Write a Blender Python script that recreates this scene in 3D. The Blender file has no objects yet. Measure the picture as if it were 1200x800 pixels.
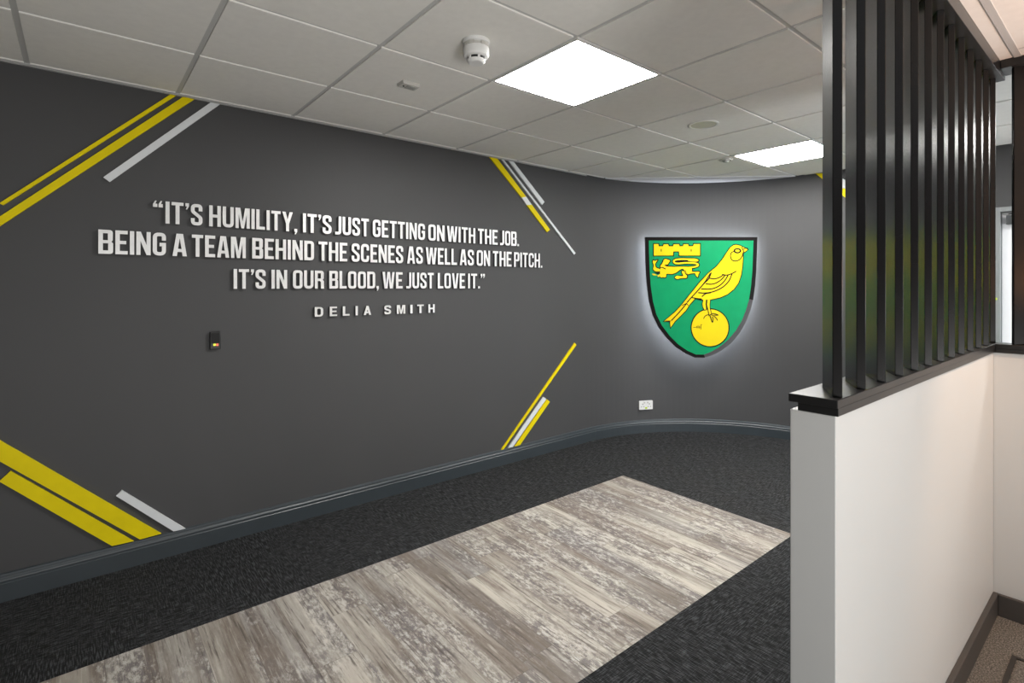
import bpy, bmesh, math, random
from mathutils import Vector
from mathutils.geometry import tessellate_polygon
random.seed(4)
C = bpy.context.scene.collection
SC = bpy.context.scene

# ------------------------------------------------------------------ camera, world, exposure
CAMZ, FPX, HOR = 1.442, 617.0, 336.3
FX, FY = 0.63474, 0.77272                       # heading of the lens in plan
cd = bpy.data.cameras.new('camera'); cam = bpy.data.objects.new('camera', cd); C.objects.link(cam)
cam.location = (0, 0, CAMZ); cam.rotation_euler = (math.pi/2, 0, -math.atan2(FX, FY))
cd.sensor_width = 36; cd.lens = FPX/1200*36; cd.shift_y = -(400-HOR)/1200; cd.clip_start = 0.02
SC.camera = cam
SC.view_settings.view_transform = 'Standard'; SC.view_settings.look = 'None'
SC.view_settings.gamma = 1; SC.view_settings.use_curve_mapping = False
SC.view_settings.exposure = 0.48
w = bpy.data.worlds.new('world'); SC.world = w; w.use_nodes = True
WORLD_STRENGTH = 0.5
w.node_tree.nodes['Background'].inputs[0].default_value = (0.93, 0.97, 1.0, 1)
w.node_tree.nodes['Background'].inputs[1].default_value = WORLD_STRENGTH
PANEL_STRENGTH = 40.0
HALO_STRENGTH = 55.0
def lamp(name, kind, loc, energy, color, size=0.1, rot=None):
    d = bpy.data.lights.new(name, kind); d.energy = energy; d.color = color
    if kind == 'AREA': d.shape = 'SQUARE'; d.size = size
    else: d.shadow_soft_size = size
    o = bpy.data.objects.new(name, d); C.objects.link(o); o.location = loc
    if rot: o.rotation_euler = rot
    return o
wl = lamp('warm_lobby_uplight', 'AREA', (2.45, -0.9, 1.45), 14, (1.0, 0.43, 0.17), 0.5, (math.radians(172), 0, 0))
ul = lamp('added_ceiling_fill', 'AREA', (0.1, -2.2, 0.3), 112, (1.0, 0.985, 0.95), 1.5, (math.radians(158), 0, math.radians(4)))  # added lamp behind the camera, unseen, to brighten the ceiling
dl = lamp('added_far_fill', 'AREA', (4.2, -2.7, 0.8), 70, (0.92, 0.97, 1.0), 1.5, (math.radians(125), 0, math.radians(3)))  # added lamp beyond the return screen, brightens the far ceiling and curved wall
sp = lamp('warm_downlight', 'SPOT', (2.75, -0.25, 2.40), 60, (1.0, 0.68, 0.46), 0.05,
          (math.radians(24), 0, math.radians(-20)))
sp.data.spot_size = math.radians(75); sp.data.spot_blend = 0.6

# ------------------------------------------------------------------ materials
def mat(name, col, rough=0.6, metal=0.0, spec=0.5, emit=None, es=0.0, bump=None, vary=None):
    m = bpy.data.materials.new(name); m.use_nodes = True
    nt = m.node_tree; b = nt.nodes['Principled BSDF']
    b.inputs['Base Color'].default_value = (*col, 1); b.inputs['Roughness'].default_value = rough
    b.inputs['Metallic'].default_value = metal; b.inputs['Specular IOR Level'].default_value = spec
    if emit: b.inputs['Emission Color'].default_value = (*emit, 1); b.inputs['Emission Strength'].default_value = es
    tc = nt.nodes.new('ShaderNodeTexCoord')
    if bump:
        n = nt.nodes.new('ShaderNodeTexNoise'); n.inputs['Scale'].default_value = bump[0]; n.inputs['Detail'].default_value = 4
        nt.links.new(tc.outputs['Object'], n.inputs['Vector'])
        bp = nt.nodes.new('ShaderNodeBump'); bp.inputs['Strength'].default_value = bump[1]; bp.inputs['Distance'].default_value = 0.002
        nt.links.new(n.outputs['Fac'], bp.inputs['Height']); nt.links.new(bp.outputs['Normal'], b.inputs['Normal'])
    if vary:
        n = nt.nodes.new('ShaderNodeTexNoise'); n.inputs['Scale'].default_value = vary[0]; n.inputs['Detail'].default_value = 3
        nt.links.new(tc.outputs['Object'], n.inputs['Vector'])
        r = nt.nodes.new('ShaderNodeValToRGB')
        k = vary[1]
        r.color_ramp.elements[0].position = 0.3; r.color_ramp.elements[1].position = 0.7
        r.color_ramp.elements[0].color = (*[c*(1-k) for c in col], 1); r.color_ramp.elements[1].color = (*[min(1, c*(1+k)) for c in col], 1)
        nt.links.new(n.outputs['Fac'], r.inputs['Fac']); nt.links.new(r.outputs['Color'], b.inputs['Base Color'])
    return m

class NT:
    def __init__(s, name):
        s.m = bpy.data.materials.new(name); s.m.use_nodes = True; s.t = s.m.node_tree
        s.b = s.t.nodes['Principled BSDF']
        tc = s.t.nodes.new('ShaderNodeTexCoord'); s.co = tc.outputs['Object']
    def n(s, typ, **kw):
        x = s.t.nodes.new(typ)
        for k, v in kw.items(): setattr(x, k, v)
        return x
    def link(s, a, b): s.t.links.new(a, b)
    def math(s, op, a, b=None):
        x = s.n('ShaderNodeMath', operation=op)
        for i, v in enumerate((a, b)):
            if v is None: continue
            if isinstance(v, (int, float)): x.inputs[i].default_value = v
            else: s.link(v, x.inputs[i])
        return x.outputs[0]
    def noise(s, scale, detail=4, vec=None, mul=None, rough=0.5):
        v = vec or s.co
        if mul:
            mp = s.n('ShaderNodeMapping'); s.link(v, mp.inputs['Vector']); mp.inputs['Scale'].default_value = mul; v = mp.outputs[0]
        x = s.n('ShaderNodeTexNoise'); x.inputs['Scale'].default_value = scale; x.inputs['Detail'].default_value = detail
        x.inputs['Roughness'].default_value = rough
        s.link(v, x.inputs['Vector']); return x.outputs['Fac']
    def ramp(s, fac, stops):
        r = s.n('ShaderNodeValToRGB'); e = r.color_ramp.elements
        while len(e) < len(stops): e.new(0.5)
        for i, (p, c) in enumerate(stops):
            e[i].position = p; e[i].color = (*c, 1) if not isinstance(c, (int, float)) else (c, c, c, 1)
        s.link(fac, r.inputs['Fac']); return r.outputs['Color']
    def mix(s, fac, a, b, mode='MIX'):
        x = s.n('ShaderNodeMix', data_type='RGBA', blend_type=mode)
        if isinstance(fac, (int, float)): x.inputs[0].default_value = fac
        else: s.link(fac, x.inputs[0])
        for i, v in ((6, a), (7, b)):
            if isinstance(v, tuple): x.inputs[i].default_value = (*v, 1)
            else: s.link(v, x.inputs[i])
        return x.outputs[2]

def carpet_material(name='charcoal_carpet', cols=((0.013, 0.013, 0.0135), (0.030, 0.030, 0.031), (0.098, 0.102, 0.110)), k=20):
    t = NT(name)
    a = t.noise(1, 3, mul=(230, k, 1)); b = t.noise(1, 3, mul=(k+2, 215, 1))
    patch = t.noise(2.2, 3)
    sel = t.ramp(patch, [(0.40, 0.22), (0.60, 0.78)])
    m = t.mix(sel, t.ramp(a, [(0.42, 0.0), (0.62, 1.0)]), t.ramp(b, [(0.42, 0.0), (0.62, 1.0)]))
    fine = t.noise(420, 2)
    col = t.ramp(m, [(0.0, cols[0]), (0.45, cols[1]), (1.0, cols[2])])
    col = t.mix(0.55, col, t.ramp(fine, [(0.35, 0.25), (0.65, 1.0)]), 'MULTIPLY')
    t.link(col, t.b.inputs['Base Color']); t.b.inputs['Roughness'].default_value = 0.95; t.b.inputs['Specular IOR Level'].default_value = 0.15
    bp = t.n('ShaderNodeBump'); bp.inputs['Strength'].default_value = 0.6; bp.inputs['Distance'].default_value = 0.003
    h = t.mix(0.5, m, fine, 'ADD'); t.link(h, bp.inputs['Height']); t.link(bp.outputs[0], t.b.inputs['Normal'])
    return t.m

def plank_material():
    PW, PL = 0.155, 0.93
    t = NT('weathered_planks')
    s = t.n('ShaderNodeSeparateXYZ'); t.link(t.co, s.inputs[0])
    fx = t.math('DIVIDE', t.math('ADD', s.outputs[0], 10.0), PW)
    ix = t.math('FLOOR', fx)
    wn = t.n('ShaderNodeTexWhiteNoise', noise_dimensions='1D'); t.link(ix, wn.inputs['W'])
    fy = t.math('ADD', t.math('DIVIDE', t.math('ADD', s.outputs[1], 10.0), PL), wn.outputs['Value'])
    iy = t.math('FLOOR', fy)
    cv = t.n('ShaderNodeCombineXYZ'); t.link(ix, cv.inputs[0]); t.link(iy, cv.inputs[1])
    w2 = t.n('ShaderNodeTexWhiteNoise', noise_dimensions='2D'); t.link(cv.outputs[0], w2.inputs['Vector'])
    rnd = w2.outputs['Value']
    off = t.n('ShaderNodeVectorMath', operation='SCALE'); t.link(w2.outputs['Color'], off.inputs[0]); off.inputs['Scale'].default_value = 40
    add = t.n('ShaderNodeVectorMath', operation='ADD'); t.link(t.co, add.inputs[0]); t.link(off.outputs[0], add.inputs[1]); pv = add.outputs[0]
    grain = t.noise(1, 7, pv, (95, 4.0, 1), 0.7)
    band = t.noise(1, 5, pv, (17, 1.1, 1), 0.62)
    mott = t.noise(1, 9, pv, (62, 24, 1), 0.78)
    zone = t.noise(1, 3, pv, (6, 1.5, 1))
    base = t.ramp(rnd, [(0.0, (0.19, 0.165, 0.145)), (0.3, (0.34, 0.305, 0.265)), (0.65, (0.47, 0.43, 0.375)), (1.0, (0.25, 0.23, 0.215))])
    col = t.mix(t.ramp(band, [(0.48, 0.0), (0.60, 0.85)]), base, (0.165, 0.13, 0.105))
    col = t.mix(t.ramp(band, [(0.32, 0.85), (0.45, 0.0)]), col, (0.56, 0.52, 0.46))
    speck = t.mix(1.0, t.ramp(mott, [(0.49, 0.0), (0.55, 0.9)]), t.ramp(zone, [(0.44, 0.05), (0.58, 0.95)]), 'MULTIPLY')
    col = t.mix(speck, col, (0.14, 0.125, 0.13))
    wash = t.mix(1.0, t.ramp(mott, [(0.42, 0.9), (0.48, 0.0)]), t.ramp(zone, [(0.44, 0.1), (0.58, 0.8)]), 'MULTIPLY')
    col = t.mix(wash, col, (0.58, 0.565, 0.55))
    col = t.mix(t.ramp(grain, [(0.54, 0.0), (0.64, 0.85)]), col, (0.085, 0.068, 0.058))
    col = t.mix(t.ramp(grain, [(0.34, 0.5), (0.42, 0.0)]), col, (0.58, 0.54, 0.48))
    jx = t.math('ABSOLUTE', t.math('SUBTRACT', t.math('FRACT', fx), 0.5)); jy = t.math('ABSOLUTE', t.math('SUBTRACT', t.math('FRACT', fy), 0.5))
    joint = t.math('MAXIMUM', t.math('GREATER_THAN', jx, 0.494), t.math('GREATER_THAN', jy, 0.4988))
    col = t.mix(t.math('MULTIPLY', joint, 0.55), col, (0.10, 0.085, 0.075))
    t.link(col, t.b.inputs['Base Color']); t.b.inputs['Roughness'].default_value = 0.55; t.b.inputs['Specular IOR Level'].default_value = 0.35
    bp = t.n('ShaderNodeBump'); bp.inputs['Strength'].default_value = 0.25; bp.inputs['Distance'].default_value = 0.002
    t.link(grain, bp.inputs['Height']); t.link(bp.outputs[0], t.b.inputs['Normal'])
    return t.m

M = dict(
    wall=mat('charcoal_wall_paint', (0.062, 0.062, 0.064), 0.55, spec=0.25, bump=(140, 0.12), vary=(0.8, 0.04)),
    tile=mat('ceiling_tile', (0.80, 0.785, 0.75), 0.95, spec=0.1, vary=(30, 0.02)),
    grid=mat('ceiling_grid_metal', (0.52, 0.52, 0.51), 0.45),
    plaster=mat('white_plaster', (0.80, 0.80, 0.82), 0.7, vary=(3, 0.02)),
    cream=mat('partition_paint', (0.60, 0.597, 0.585), 0.5, spec=0.4, bump=(160, 0.1), vary=(1.2, 0.02)),
    skirting=mat('slate_skirting', (0.034, 0.043, 0.050), 0.4, vary=(6, 0.06)),
    darkskirt=mat('brown_grey_skirting', (0.060, 0.054, 0.050), 0.45, vary=(6, 0.06)),
    black=mat('black_satin_lacquer', (0.006, 0.0055, 0.0055), 0.27, spec=0.22, bump=(60, 0.03), vary=(9, 0.1)),
    rail=mat('black_satin_rail', (0.016, 0.0155, 0.0155), 0.3, spec=0.45, vary=(9, 0.1)),
    yellow=mat('yellow_board', (0.73, 0.59, 0.003), 0.55, spec=0.12, vary=(12, 0.04)),
    white=mat('white_board', (0.66, 0.68, 0.70), 0.5, spec=0.2, vary=(12, 0.03)),
    silver=mat('brushed_silver', (0.74, 0.74, 0.735), 0.36, 0.4, bump=(300, 0.04), vary=(25, 0.04)),
    silver_shaded=mat('silver_shadow_side', (0.07, 0.07, 0.07), 0.5, 0.2, vary=(25, 0.04)),  # letter sides near black: their shadow is put into the colour
    plastic=mat('white_plastic', (0.72, 0.72, 0.71), 0.4, vary=(20, 0.02)),
    darkgrey=mat('dark_grey_plastic', (0.10, 0.10, 0.10), 0.45, vary=(20, 0.03)),
    greyplastic=mat('grey_plastic', (0.30, 0.30, 0.28), 0.5, vary=(20, 0.03)),
    offplastic=mat('off_white_plastic', (0.50, 0.49, 0.46), 0.5, vary=(20, 0.03)),
    darkplastic=mat('dark_plastic', (0.012, 0.012, 0.012), 0.35, vary=(20, 0.05)),
    steel=mat('steel', (0.45, 0.46, 0.47), 0.3, 0.9, vary=(15, 0.05)),
    darksteel=mat('dark_steel', (0.10, 0.105, 0.11), 0.35, 0.8, vary=(15, 0.05)),
    door=mat('white_door_paint', (0.80, 0.82, 0.85), 0.4, vary=(3, 0.02)),
    doorframe=mat('grey_door_frame', (0.20, 0.215, 0.22), 0.45, vary=(5, 0.03)),
    diffuser=mat('light_diffuser', (0.9, 0.9, 0.9), 0.6, emit=(1.0, 0.985, 0.95), es=PANEL_STRENGTH, vary=(20, 0.01)),
    led=mat('cool_led', (0.9, 0.9, 0.9), 0.6, emit=(0.86, 0.93, 1.0), es=HALO_STRENGTH, vary=(20, 0.01)),
    ledg=mat('amber_led', (0.6, 0.7, 0.05), 0.5, emit=(0.6, 0.75, 0.05), es=0.8, vary=(50, 0.02)),
    ledr=mat('red_led', (0.8, 0.1, 0.06), 0.5, emit=(0.95, 0.16, 0.08), es=0.8, vary=(50, 0.02)),
    lime=mat('lime_switch', (0.45, 0.60, 0.02), 0.5, vary=(50, 0.02)),
    green=mat('crest_green', (0.001, 0.24, 0.092), 0.45, spec=0.15, vary=(8, 0.05)),
    cyellow=mat('crest_yellow', (0.66, 0.51, 0.004), 0.45, spec=0.15, vary=(8, 0.03)),
    cblack=mat('crest_black', (0.005, 0.004, 0.004), 0.4, spec=0.12, vary=(8, 0.1)),
    cgrey=mat('crest_reflection_grey', (0.062, 0.058, 0.062), 0.4, spec=0.15, vary=(8, 0.05)),  # reflection on the black shield border, put into the colour as grey
    carpet=carpet_material(), greige=carpet_material('lobby_carpet', ((0.11, 0.106, 0.098), (0.21, 0.20, 0.185), (0.36, 0.345, 0.32)), 130), planks=plank_material(),
    hatch=mat('floor_hatch_metal', (0.05, 0.045, 0.04), 0.4, 0.5, vary=(15, 0.06)),
)

# ------------------------------------------------------------------ builders
def wloc(o):
    v = Vector((0, 0, 0))
    while o: v += Vector(o.location); o = o.parent
    return v
def obj(name, bm, m, parent=None, recentre=True):
    bmesh.ops.recalc_face_normals(bm, faces=bm.faces)
    me = bpy.data.meshes.new(name)
    ms = m if isinstance(m, (list, tuple)) else [m]
    for x in ms: me.materials.append(M[x])
    o = bpy.data.objects.new(name, None if False else me); C.objects.link(o)
    if parent:
        o.parent = parent; bmesh.ops.translate(bm, verts=bm.verts, vec=-wloc(parent))
    elif recentre:
        xs = [v.co for v in bm.verts]
        c = Vector(((min(v.x for v in xs)+max(v.x for v in xs))/2, (min(v.y for v in xs)+max(v.y for v in xs))/2, min(v.z for v in xs)))
        bmesh.ops.translate(bm, verts=bm.verts, vec=-c); o.location = c
    bm.to_mesh(me); bm.free()
    return o
def tag(o, label, cat, group=None):
    o['label'] = label; o['category'] = cat
    if group: o['group'] = group
    return o
def thing(name, label, cat, loc, group=None):
    o = bpy.data.objects.new(name, None); C.objects.link(o); o.location = loc; o.empty_display_size = 0.1
    return tag(o, label, cat, group)
def struct(name, bm, m, label=None):
    o = obj(name, bm, m, recentre=False); o['kind'] = 'structure'
    if label: o['label'] = label
    return o
def box(bm, x0, y0, z0, x1, y1, z1, bev=0.0, mi=0):
    r = bmesh.ops.create_cube(bm, size=1)
    for v in r['verts']:
        v.co = Vector(((x0+x1)/2+v.co.x*(x1-x0), (y0+y1)/2+v.co.y*(y1-y0), (z0+z1)/2+v.co.z*(z1-z0)))
    fs = set(f for v in r['verts'] for f in v.link_faces)
    if bev:
        es = list(set(e for f in fs for e in f.edges))
        bb = bmesh.ops.bevel(bm, geom=es, offset=bev, segments=2, affect='EDGES', profile=0.5)
        fs = set(bb['faces']) | set(f for f in fs if f.is_valid)
    for f in fs: f.material_index = mi
    return bm
def nb(): return bmesh.new()
def prism(bm, loops, fmap, back, mi_side=0, mi=0):
    """loops of (u, v): the outline then its holes; fmap gives the front point, back is the vector to the rear face"""
    pts = [p for l in loops for p in l]
    tris = tessellate_polygon([[Vector((p[0], p[1], 0)) for p in l] for l in loops])
    fr = [bm.verts.new(fmap(*p)) for p in pts]
    bk = [bm.verts.new(Vector(v.co)+(back(*p) if callable(back) else back)) for v, p in zip(fr, pts)]
    for t in tris:
        for vs in ((fr[t[0]], fr[t[1]], fr[t[2]]), (bk[t[2]], bk[t[1]], bk[t[0]])):
            try: bm.faces.new(vs).material_index = mi
            except ValueError: pass
    k = 0
    for l in loops:
        n = len(l)
        for i in range(n):
            a, b = k+i, k+(i+1) % n
            try: bm.faces.new((fr[a], fr[b], bk[b], bk[a])).material_index = mi_side
            except ValueError: pass
        k += n
    return bm
def lathe(bm, prof, cx, cy, n=32, mi=0):
    rings = []
    for r, z in prof:
        rings.append([bm.verts.new((cx+r*math.cos(2*math.pi*i/n), cy+r*math.sin(2*math.pi*i/n), z)) for i in range(n)] if r > 1e-6 else [bm.verts.new((cx, cy, z))])
    for a, b in zip(rings, rings[1:]):
        for i in range(n):
            j = (i+1) % n
            q = [a[i % len(a)], a[j % len(a)], b[j % len(b)], b[i % len(b)]]
            q = list(dict.fromkeys(q))
            if len(q) > 2: bm.faces.new(q).material_index = mi
    return bm
def fillet(pts, r, n=5, closed=False):
    out = []; N = len(pts)
    for i, p in enumerate(pts):
        p = Vector(p)
        if not closed and i in (0, N-1): out.append(tuple(p)); continue
        a = Vector(pts[i-1]); b = Vector(pts[(i+1) % N])
        u = (a-p); v = (b-p); ang = u.angle(v)
        if ang > 3.1: out.append(tuple(p)); continue
        d = min(r/math.tan(ang/2), u.length*0.48, v.length*0.48)
        s, e = p+u.normalized()*d, p+v.normalized()*d
        for k in range(n+1):
            t = k/n; q = s*(1-t)**2 + p*2*t*(1-t)*0.98 + e*t*t + p*2*t*(1-t)*0.02
            out.append(tuple(q))
    return out
def ribbon(pts, wd):
    """outline of a stroke of width wd along a polyline"""
    P = [Vector(p) for p in pts]; L, R = [], []
    ws = wd if isinstance(wd, (list, tuple)) else [wd]*len(P)
    for i, p in enumerate(P):
        d0 = (P[i]-P[i-1]).normalized() if i else None
        d1 = (P[i+1]-P[i]).normalized() if i < len(P)-1 else None
        d0 = d0 or d1; d1 = d1 or d0
        n0 = Vector((-d0.y, d0.x)); n1 = Vector((-d1.y, d1.x)); n = n0+n1
        n = n.normalized() if n.length > 1e-6 else n0
        k = ws[i]/2/max(0.45, n.dot(n0))
        L.append(tuple(p+n*k)); R.append(tuple(p-n*k))
    return L+R[::-1]
def smooth(pts, n=5, closed=True):
    """Catmull-Rom through the points"""
    P = [Vector(p) for p in pts]; N = len(P); out = []
    for i in range(N if closed else N-1):
        g = lambda k: P[k % N] if closed else P[max(0, min(N-1, k))]
        a, b, c, d = g(i-1), g(i), g(i+1), g(i+2)
        for k in range(n):
            t = k/n
            out.append(tuple(0.5*((2*b)+(c-a)*t+(2*a-5*b+4*c-d)*t*t+(3*b-a-3*c+d)*t**3)))
    if not closed: out.append(tuple(P[-1]))
    return out
def circle(cx, cy, r, n=40, ry=None):
    return [(cx+r*math.cos(2*math.pi*i/n), cy+(ry or r)*math.sin(2*math.pi*i/n)) for i in range(n)]

# ------------------------------------------------------------------ the plan of the room (metres, lens above the origin)
WY, ACX, ACY, AR, WX = 3.36, 3.65, 1.76, 1.6, 5.25      # long wall, centre and radius of the curved corner, far wall
CZ = CAMZ+1.0476+0.004                                  # underside of the ceiling grid
X0, Y0 = -3.4, -3.0                                     # how far the place is built to the left and behind
PX0, PX1, PY0, PY1, PH = 1.306, 3.132, 0.450, 0.548, 1.153   # partition: near end, return, faces, height
DY0, DY1, DH = -0.22, 0.718, 2.0                         # doorway in the far wall
def ray(px): return (px-600)/FPX
def on_wall_y(px, py, y):                               # a point of the plane y = const
    k = ray(px); d = y/(FY-k*FX)
    return Vector((d*(k*FY+FX), y, CAMZ+(HOR-py)/FPX*d))
def on_wall_x(px, py, x):
    k = ray(px); d = x/(FX+k*FY)
    return Vector((x, d*(FY-k*FX), CAMZ+(HOR-py)/FPX*d))
def wall_path(off, x_start=X0, y_end=Y0, n=40):
    """points of the wall face, off = distance into the room"""
    p = [(x_start, WY-off), (ACX, WY-off)]
    r = AR-off
    for i in range(1, n+1):
        a = math.pi/2*(1-i/n); p.append((ACX+r*math.cos(a), ACY+r*math.sin(a)))
    p.append((WX-off, y_end))
    return p
def sweep(bm, prof, paths_of, close=True, mi=0):
    """prof: (off, z) pairs swept along the wall path"""
    rows = [[bm.verts.new((x, y, z)) for x, y in paths_of(o)] for o, z in prof]
    n = len(rows); m = len(rows[0])
    for i in range(n if close else n-1):
        a, b = rows[i], rows[(i+1) % n]
        for j in range(m-1): bm.faces.new((a[j], a[j+1], b[j+1], b[j])).material_index = mi
    if close:
        bm.faces.new([r[0] for r in rows]); bm.faces.new([r[-1] for r in rows][::-1])
    return bm

# floor: charcoal carpet with the plank inlay let into it
IX0, IX1, IY0, IY1 = -2.6, 3.215, 1.332, 2.575
bm = nb()
F0, F1, G0, G1 = X0-0.2, WX+1.6, Y0-0.2, WY+0.15
for a in ((F0, 0.5, F1, IY0), (F0, G0, PX0+0.03, 0.5), (PX1+0.05, G0, F1, 0.5), (F0, IY1, F1, G1), (F0, IY0, IX0, IY1), (IX1, IY0, F1, IY1)):
    box(bm, a[0], a[1], -0.06, a[2], a[3], 0)
struct('floor', bm, 'carpet')
bm = nb(); box(bm, PX0+0.03, G0, -0.06, PX1+0.05, 0.5, 0); struct('floor_lobby', bm, 'greige', 'lighter grey-brown carpet on the lobby side of the partition')
bm = nb(); box(bm, IX0, IY0, -0.06, IX1, IY1, 0.0008)
o = struct('floor_inlay', bm, 'planks', 'weathered grey plank flooring panel set flush into the dark charcoal carpet'); o.name = 'floor_inlay'

# walls
bm = nb()
sweep(bm, [(0, 0), (0, CZ+0.06), (-0.12, CZ+0.06), (-0.12, 0)], lambda o: wall_path(o, y_end=DY1))
struct('wall_back', bm, 'wall', 'long charcoal feature wall that curves round behind the shield crest')
bm = nb()
box(bm, WX, DY0, DH, WX+0.12, DY1, CZ+0.06); box(bm, WX, Y0, 0, WX+0.12, DY0, CZ+0.06)
struct('wall_right', bm, 'wall', 'charcoal wall over the doorway behind the slats')

bm = nb(); box(bm, X0-0.12, Y0, 0, X0, WY, CZ+0.06); struct('wall_left', bm, 'wall')
bm = nb(); box(bm, X0-0.12, Y0-0.12, 0, PX0+0.1, Y0, CZ+0.06); struct('wall_front', bm, 'wall')
# skirting following the feature wall: an ogee top over a plain face
SK = [(0, 0), (0.020, 0), (0.020, 0.082), (0.0165, 0.086), (0.0165, 0.091), (0.0185, 0.095), (0.017, 0.101), (0.0125, 0.107), (0.0115, 0.111), (0.0125, 0.115), (0.010, 0.122), (0.004, 0.126), (0, 0.126)]
bm = nb(); sweep(bm, SK, lambda o: wall_path(o, y_end=DY1+0.04)); struct('baseboard_back', bm, 'skirting')

# ceiling: grid of bars in one plane with tiles dropping just below them, cut to the room
PTH = wall_path(0)
def clip_poly(poly, inside):
    out = []
    for i, p in enumerate(poly):
        q = poly[(i+1) % len(poly)]; a, b = inside(p), inside(q)
        if a >= 0: out.append(p)
        if a*b < 0:
            t = a/(a-b); out.append((p[0]+(q[0]-p[0])*t, p[1]+(q[1]-p[1])*t))
    return out
CHA, CHB = (4.0, 3.24), (4.96, 2.34)                    # where the tiles stop and the plaster infill of the corner begins
def chord(p): return -((CHB[0]-CHA[0])*(p[1]-CHA[1])-(CHB[1]-CHA[1])*(p[0]-CHA[0]))
def in_room(poly):
    e = 0.012
    poly = clip_poly(poly, lambda p: WY-e-p[1]); poly = clip_poly(poly, lambda p: WX-e-p[0]) if poly else poly
    if poly: poly = clip_poly(poly, chord)
    return poly
LOWY = 0.425                                            # the lowered soffit lies on the near side of this line
bm = nb()
box(bm, F0, LOWY, CZ, F1, G1, CZ+0.08, mi=1); box(bm, 3.24, G0, CZ, F1, LOWY, CZ+0.08, mi=1)
GX, GY = -0.19, 2.729
LIGHTS = [(3, 1), (7, 1), (7, 5)]
def cell(i, j): return (GX+0.6*i, GY-0.6*(j+1), GX+0.6*(i+1), GY-0.6*j)
LC = [cell(*c) for c in LIGHTS]
for i in range(-6, 10):
    for j in range(-2, 10):
        if (i, j) in LIGHTS: continue
        x0, y0, x1, y1 = cell(i, j); g = 0.011
        x0 += g; x1 -= g; y0 += g; y1 -= g
        if y1 < LOWY or y0 < LOWY and x1 > 3.25: x0 = max(x0, 3.25)
        else: y0 = max(y0, LOWY)
        if x1-x0 < 0.02 or y1-y0 < 0.02: continue
        poly = [(x0, y0), (x1, y0), (x1, y1), (x0, y1)]
        poly = in_room(poly)
        if len(poly) < 3: continue
        prism(bm, [poly], lambda u, v: Vector((u, v, CZ-0.007)), Vector((0, 0, 0.009)))
struct('ceiling', bm, ['tile', 'grid'], 'suspended ceiling of square white tiles')
# plaster infill over the curved corner
bm = nb()
arc = [p for p in wall_path(0.003) if chord(p) < 0]
poly = [CHA]+arc+[CHB]
prism(bm, [poly], lambda u, v: Vector((u, v, CZ-0.012)), Vector((0, 0, 0.013)))
struct('trim_1', bm, 'plaster', 'white plaster infill of the ceiling over the curved corner')
bm = nb(); sweep(bm, [(0.001, CZ-0.016), (0.02, CZ-0.016), (0.02, CZ-0.013), (0.003, CZ-0.013), (0.003, CZ), (0.001, CZ)], lambda o: [p for p in wall_path(o)[:2]])
struct('trim_2', bm, 'grid', 'thin metal angle where the ceiling meets the long wall')

# partition: half-height wall with a return at its far end
bm = nb()
box(bm, PX0, PY0, 0, PX1+0.1, PY1, PH, 0.002); box(bm, PX1, Y0, 0, PX1+0.1, PY0, PH, 0.002)
struct('wall_partition', bm, 'cream', 'cream half-height partition wall carrying the black slat screen')
bm = nb()
box(bm, PX0+0.002, PY0-0.018, 0, PX1, PY0, 0.094, 0.003); box(bm, PX1-0.018, Y0, 0, PX1, PY0-0.018, 0.094, 0.003)
struct('baseboard_partition', bm, 'darkskirt')
# lowered soffit of the warm lobby, on the near side of the screen
SZ = CAMZ+0.992
bm = nb()
box(bm, PX0, Y0, SZ, PX1+0.12, LOWY, CZ+0.08, mi=0)
box(bm, PX0, Y0, SZ-0.002, PX1+0.1, LOWY-0.068, SZ, mi=0)
for k in range(0, 6):
    yy = LOWY-0.045-0.6*k; box(bm, PX0, yy-0.024, SZ-0.004, PX1+0.1, yy, SZ, mi=1)
for k in range(0, 4):
    xx = 3.02-0.6*k; box(bm, xx-0.008, Y0, SZ-0.003, xx, LOWY-0.07, SZ, mi=1)
struct('ceiling_lobby', bm, ['tile', 'grid'], 'lowered ceiling over the lobby in warm light')

# doorway in the far wall
d1 = thing('door_1', 'white door in grey frame, glimpsed at the right end of the slat screen', 'door', (WX, (DY0+DY1)/2, 0)); d1['kind'] = 'structure'
bm = nb()
box(bm, WX-0.012, DY1-0.005, 0, WX+0.10, DY1+0.03, DH+0.03, 0.002); box(bm, WX-0.012, DY0-0.06, 0, WX+0.10, DY0+0.005, DH+0.03, 0.002)
box(bm, WX-0.012, DY0+0.005, DH-0.005, WX+0.10, DY1-0.005, DH+0.03, 0.002)
obj('door_frame', bm, 'doorframe', d1)
bm = nb(); box(bm, WX+0.03, DY0+0.008, 0.006, WX+0.072, DY1-0.008, DH-0.008, 0.002); lf = obj('door_leaf', bm, 'door', d1)
bm = nb(); box(bm, WX-0.02, 0.42, DH-0.10, WX+0.03, 0.682, DH-0.035, 0.004)
box(bm, WX-0.028, 0.45, DH-0.03, WX-0.012, 0.668, DH-0.02, 0.002); obj('door_closer', bm, 'darksteel', d1)
bm = nb(); box(bm, WX-0.03, DY0+0.06, 0.98, WX+0.03, DY0+0.08, 1.0, 0.003); box(bm, WX-0.03, DY0+0.06, 0.98, WX-0.012, DY0+0.2, 1.0, 0.003); obj('door_handle', bm, 'steel', d1)
# small release button beside the door
q = on_wall_x(1168.3, 350, WX)
t = thing('release_button', 'small grey wall switch with yellow-green button left of the white door', 'switch', (WX, q.y+0.02, q.z))
bm = nb(); box(bm, WX-0.010, q.y-0.008, q.z-0.035, WX, q.y+0.06, q.z+0.035, 0.003); obj('plate', bm, 'darkgrey', t)
bm = nb(); box(bm, WX-0.016, q.y-0.003, q.z-0.008, WX-0.010, q.y+0.014, q.z+0.008, 0.002); obj('button', bm, 'lime', t)

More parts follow.
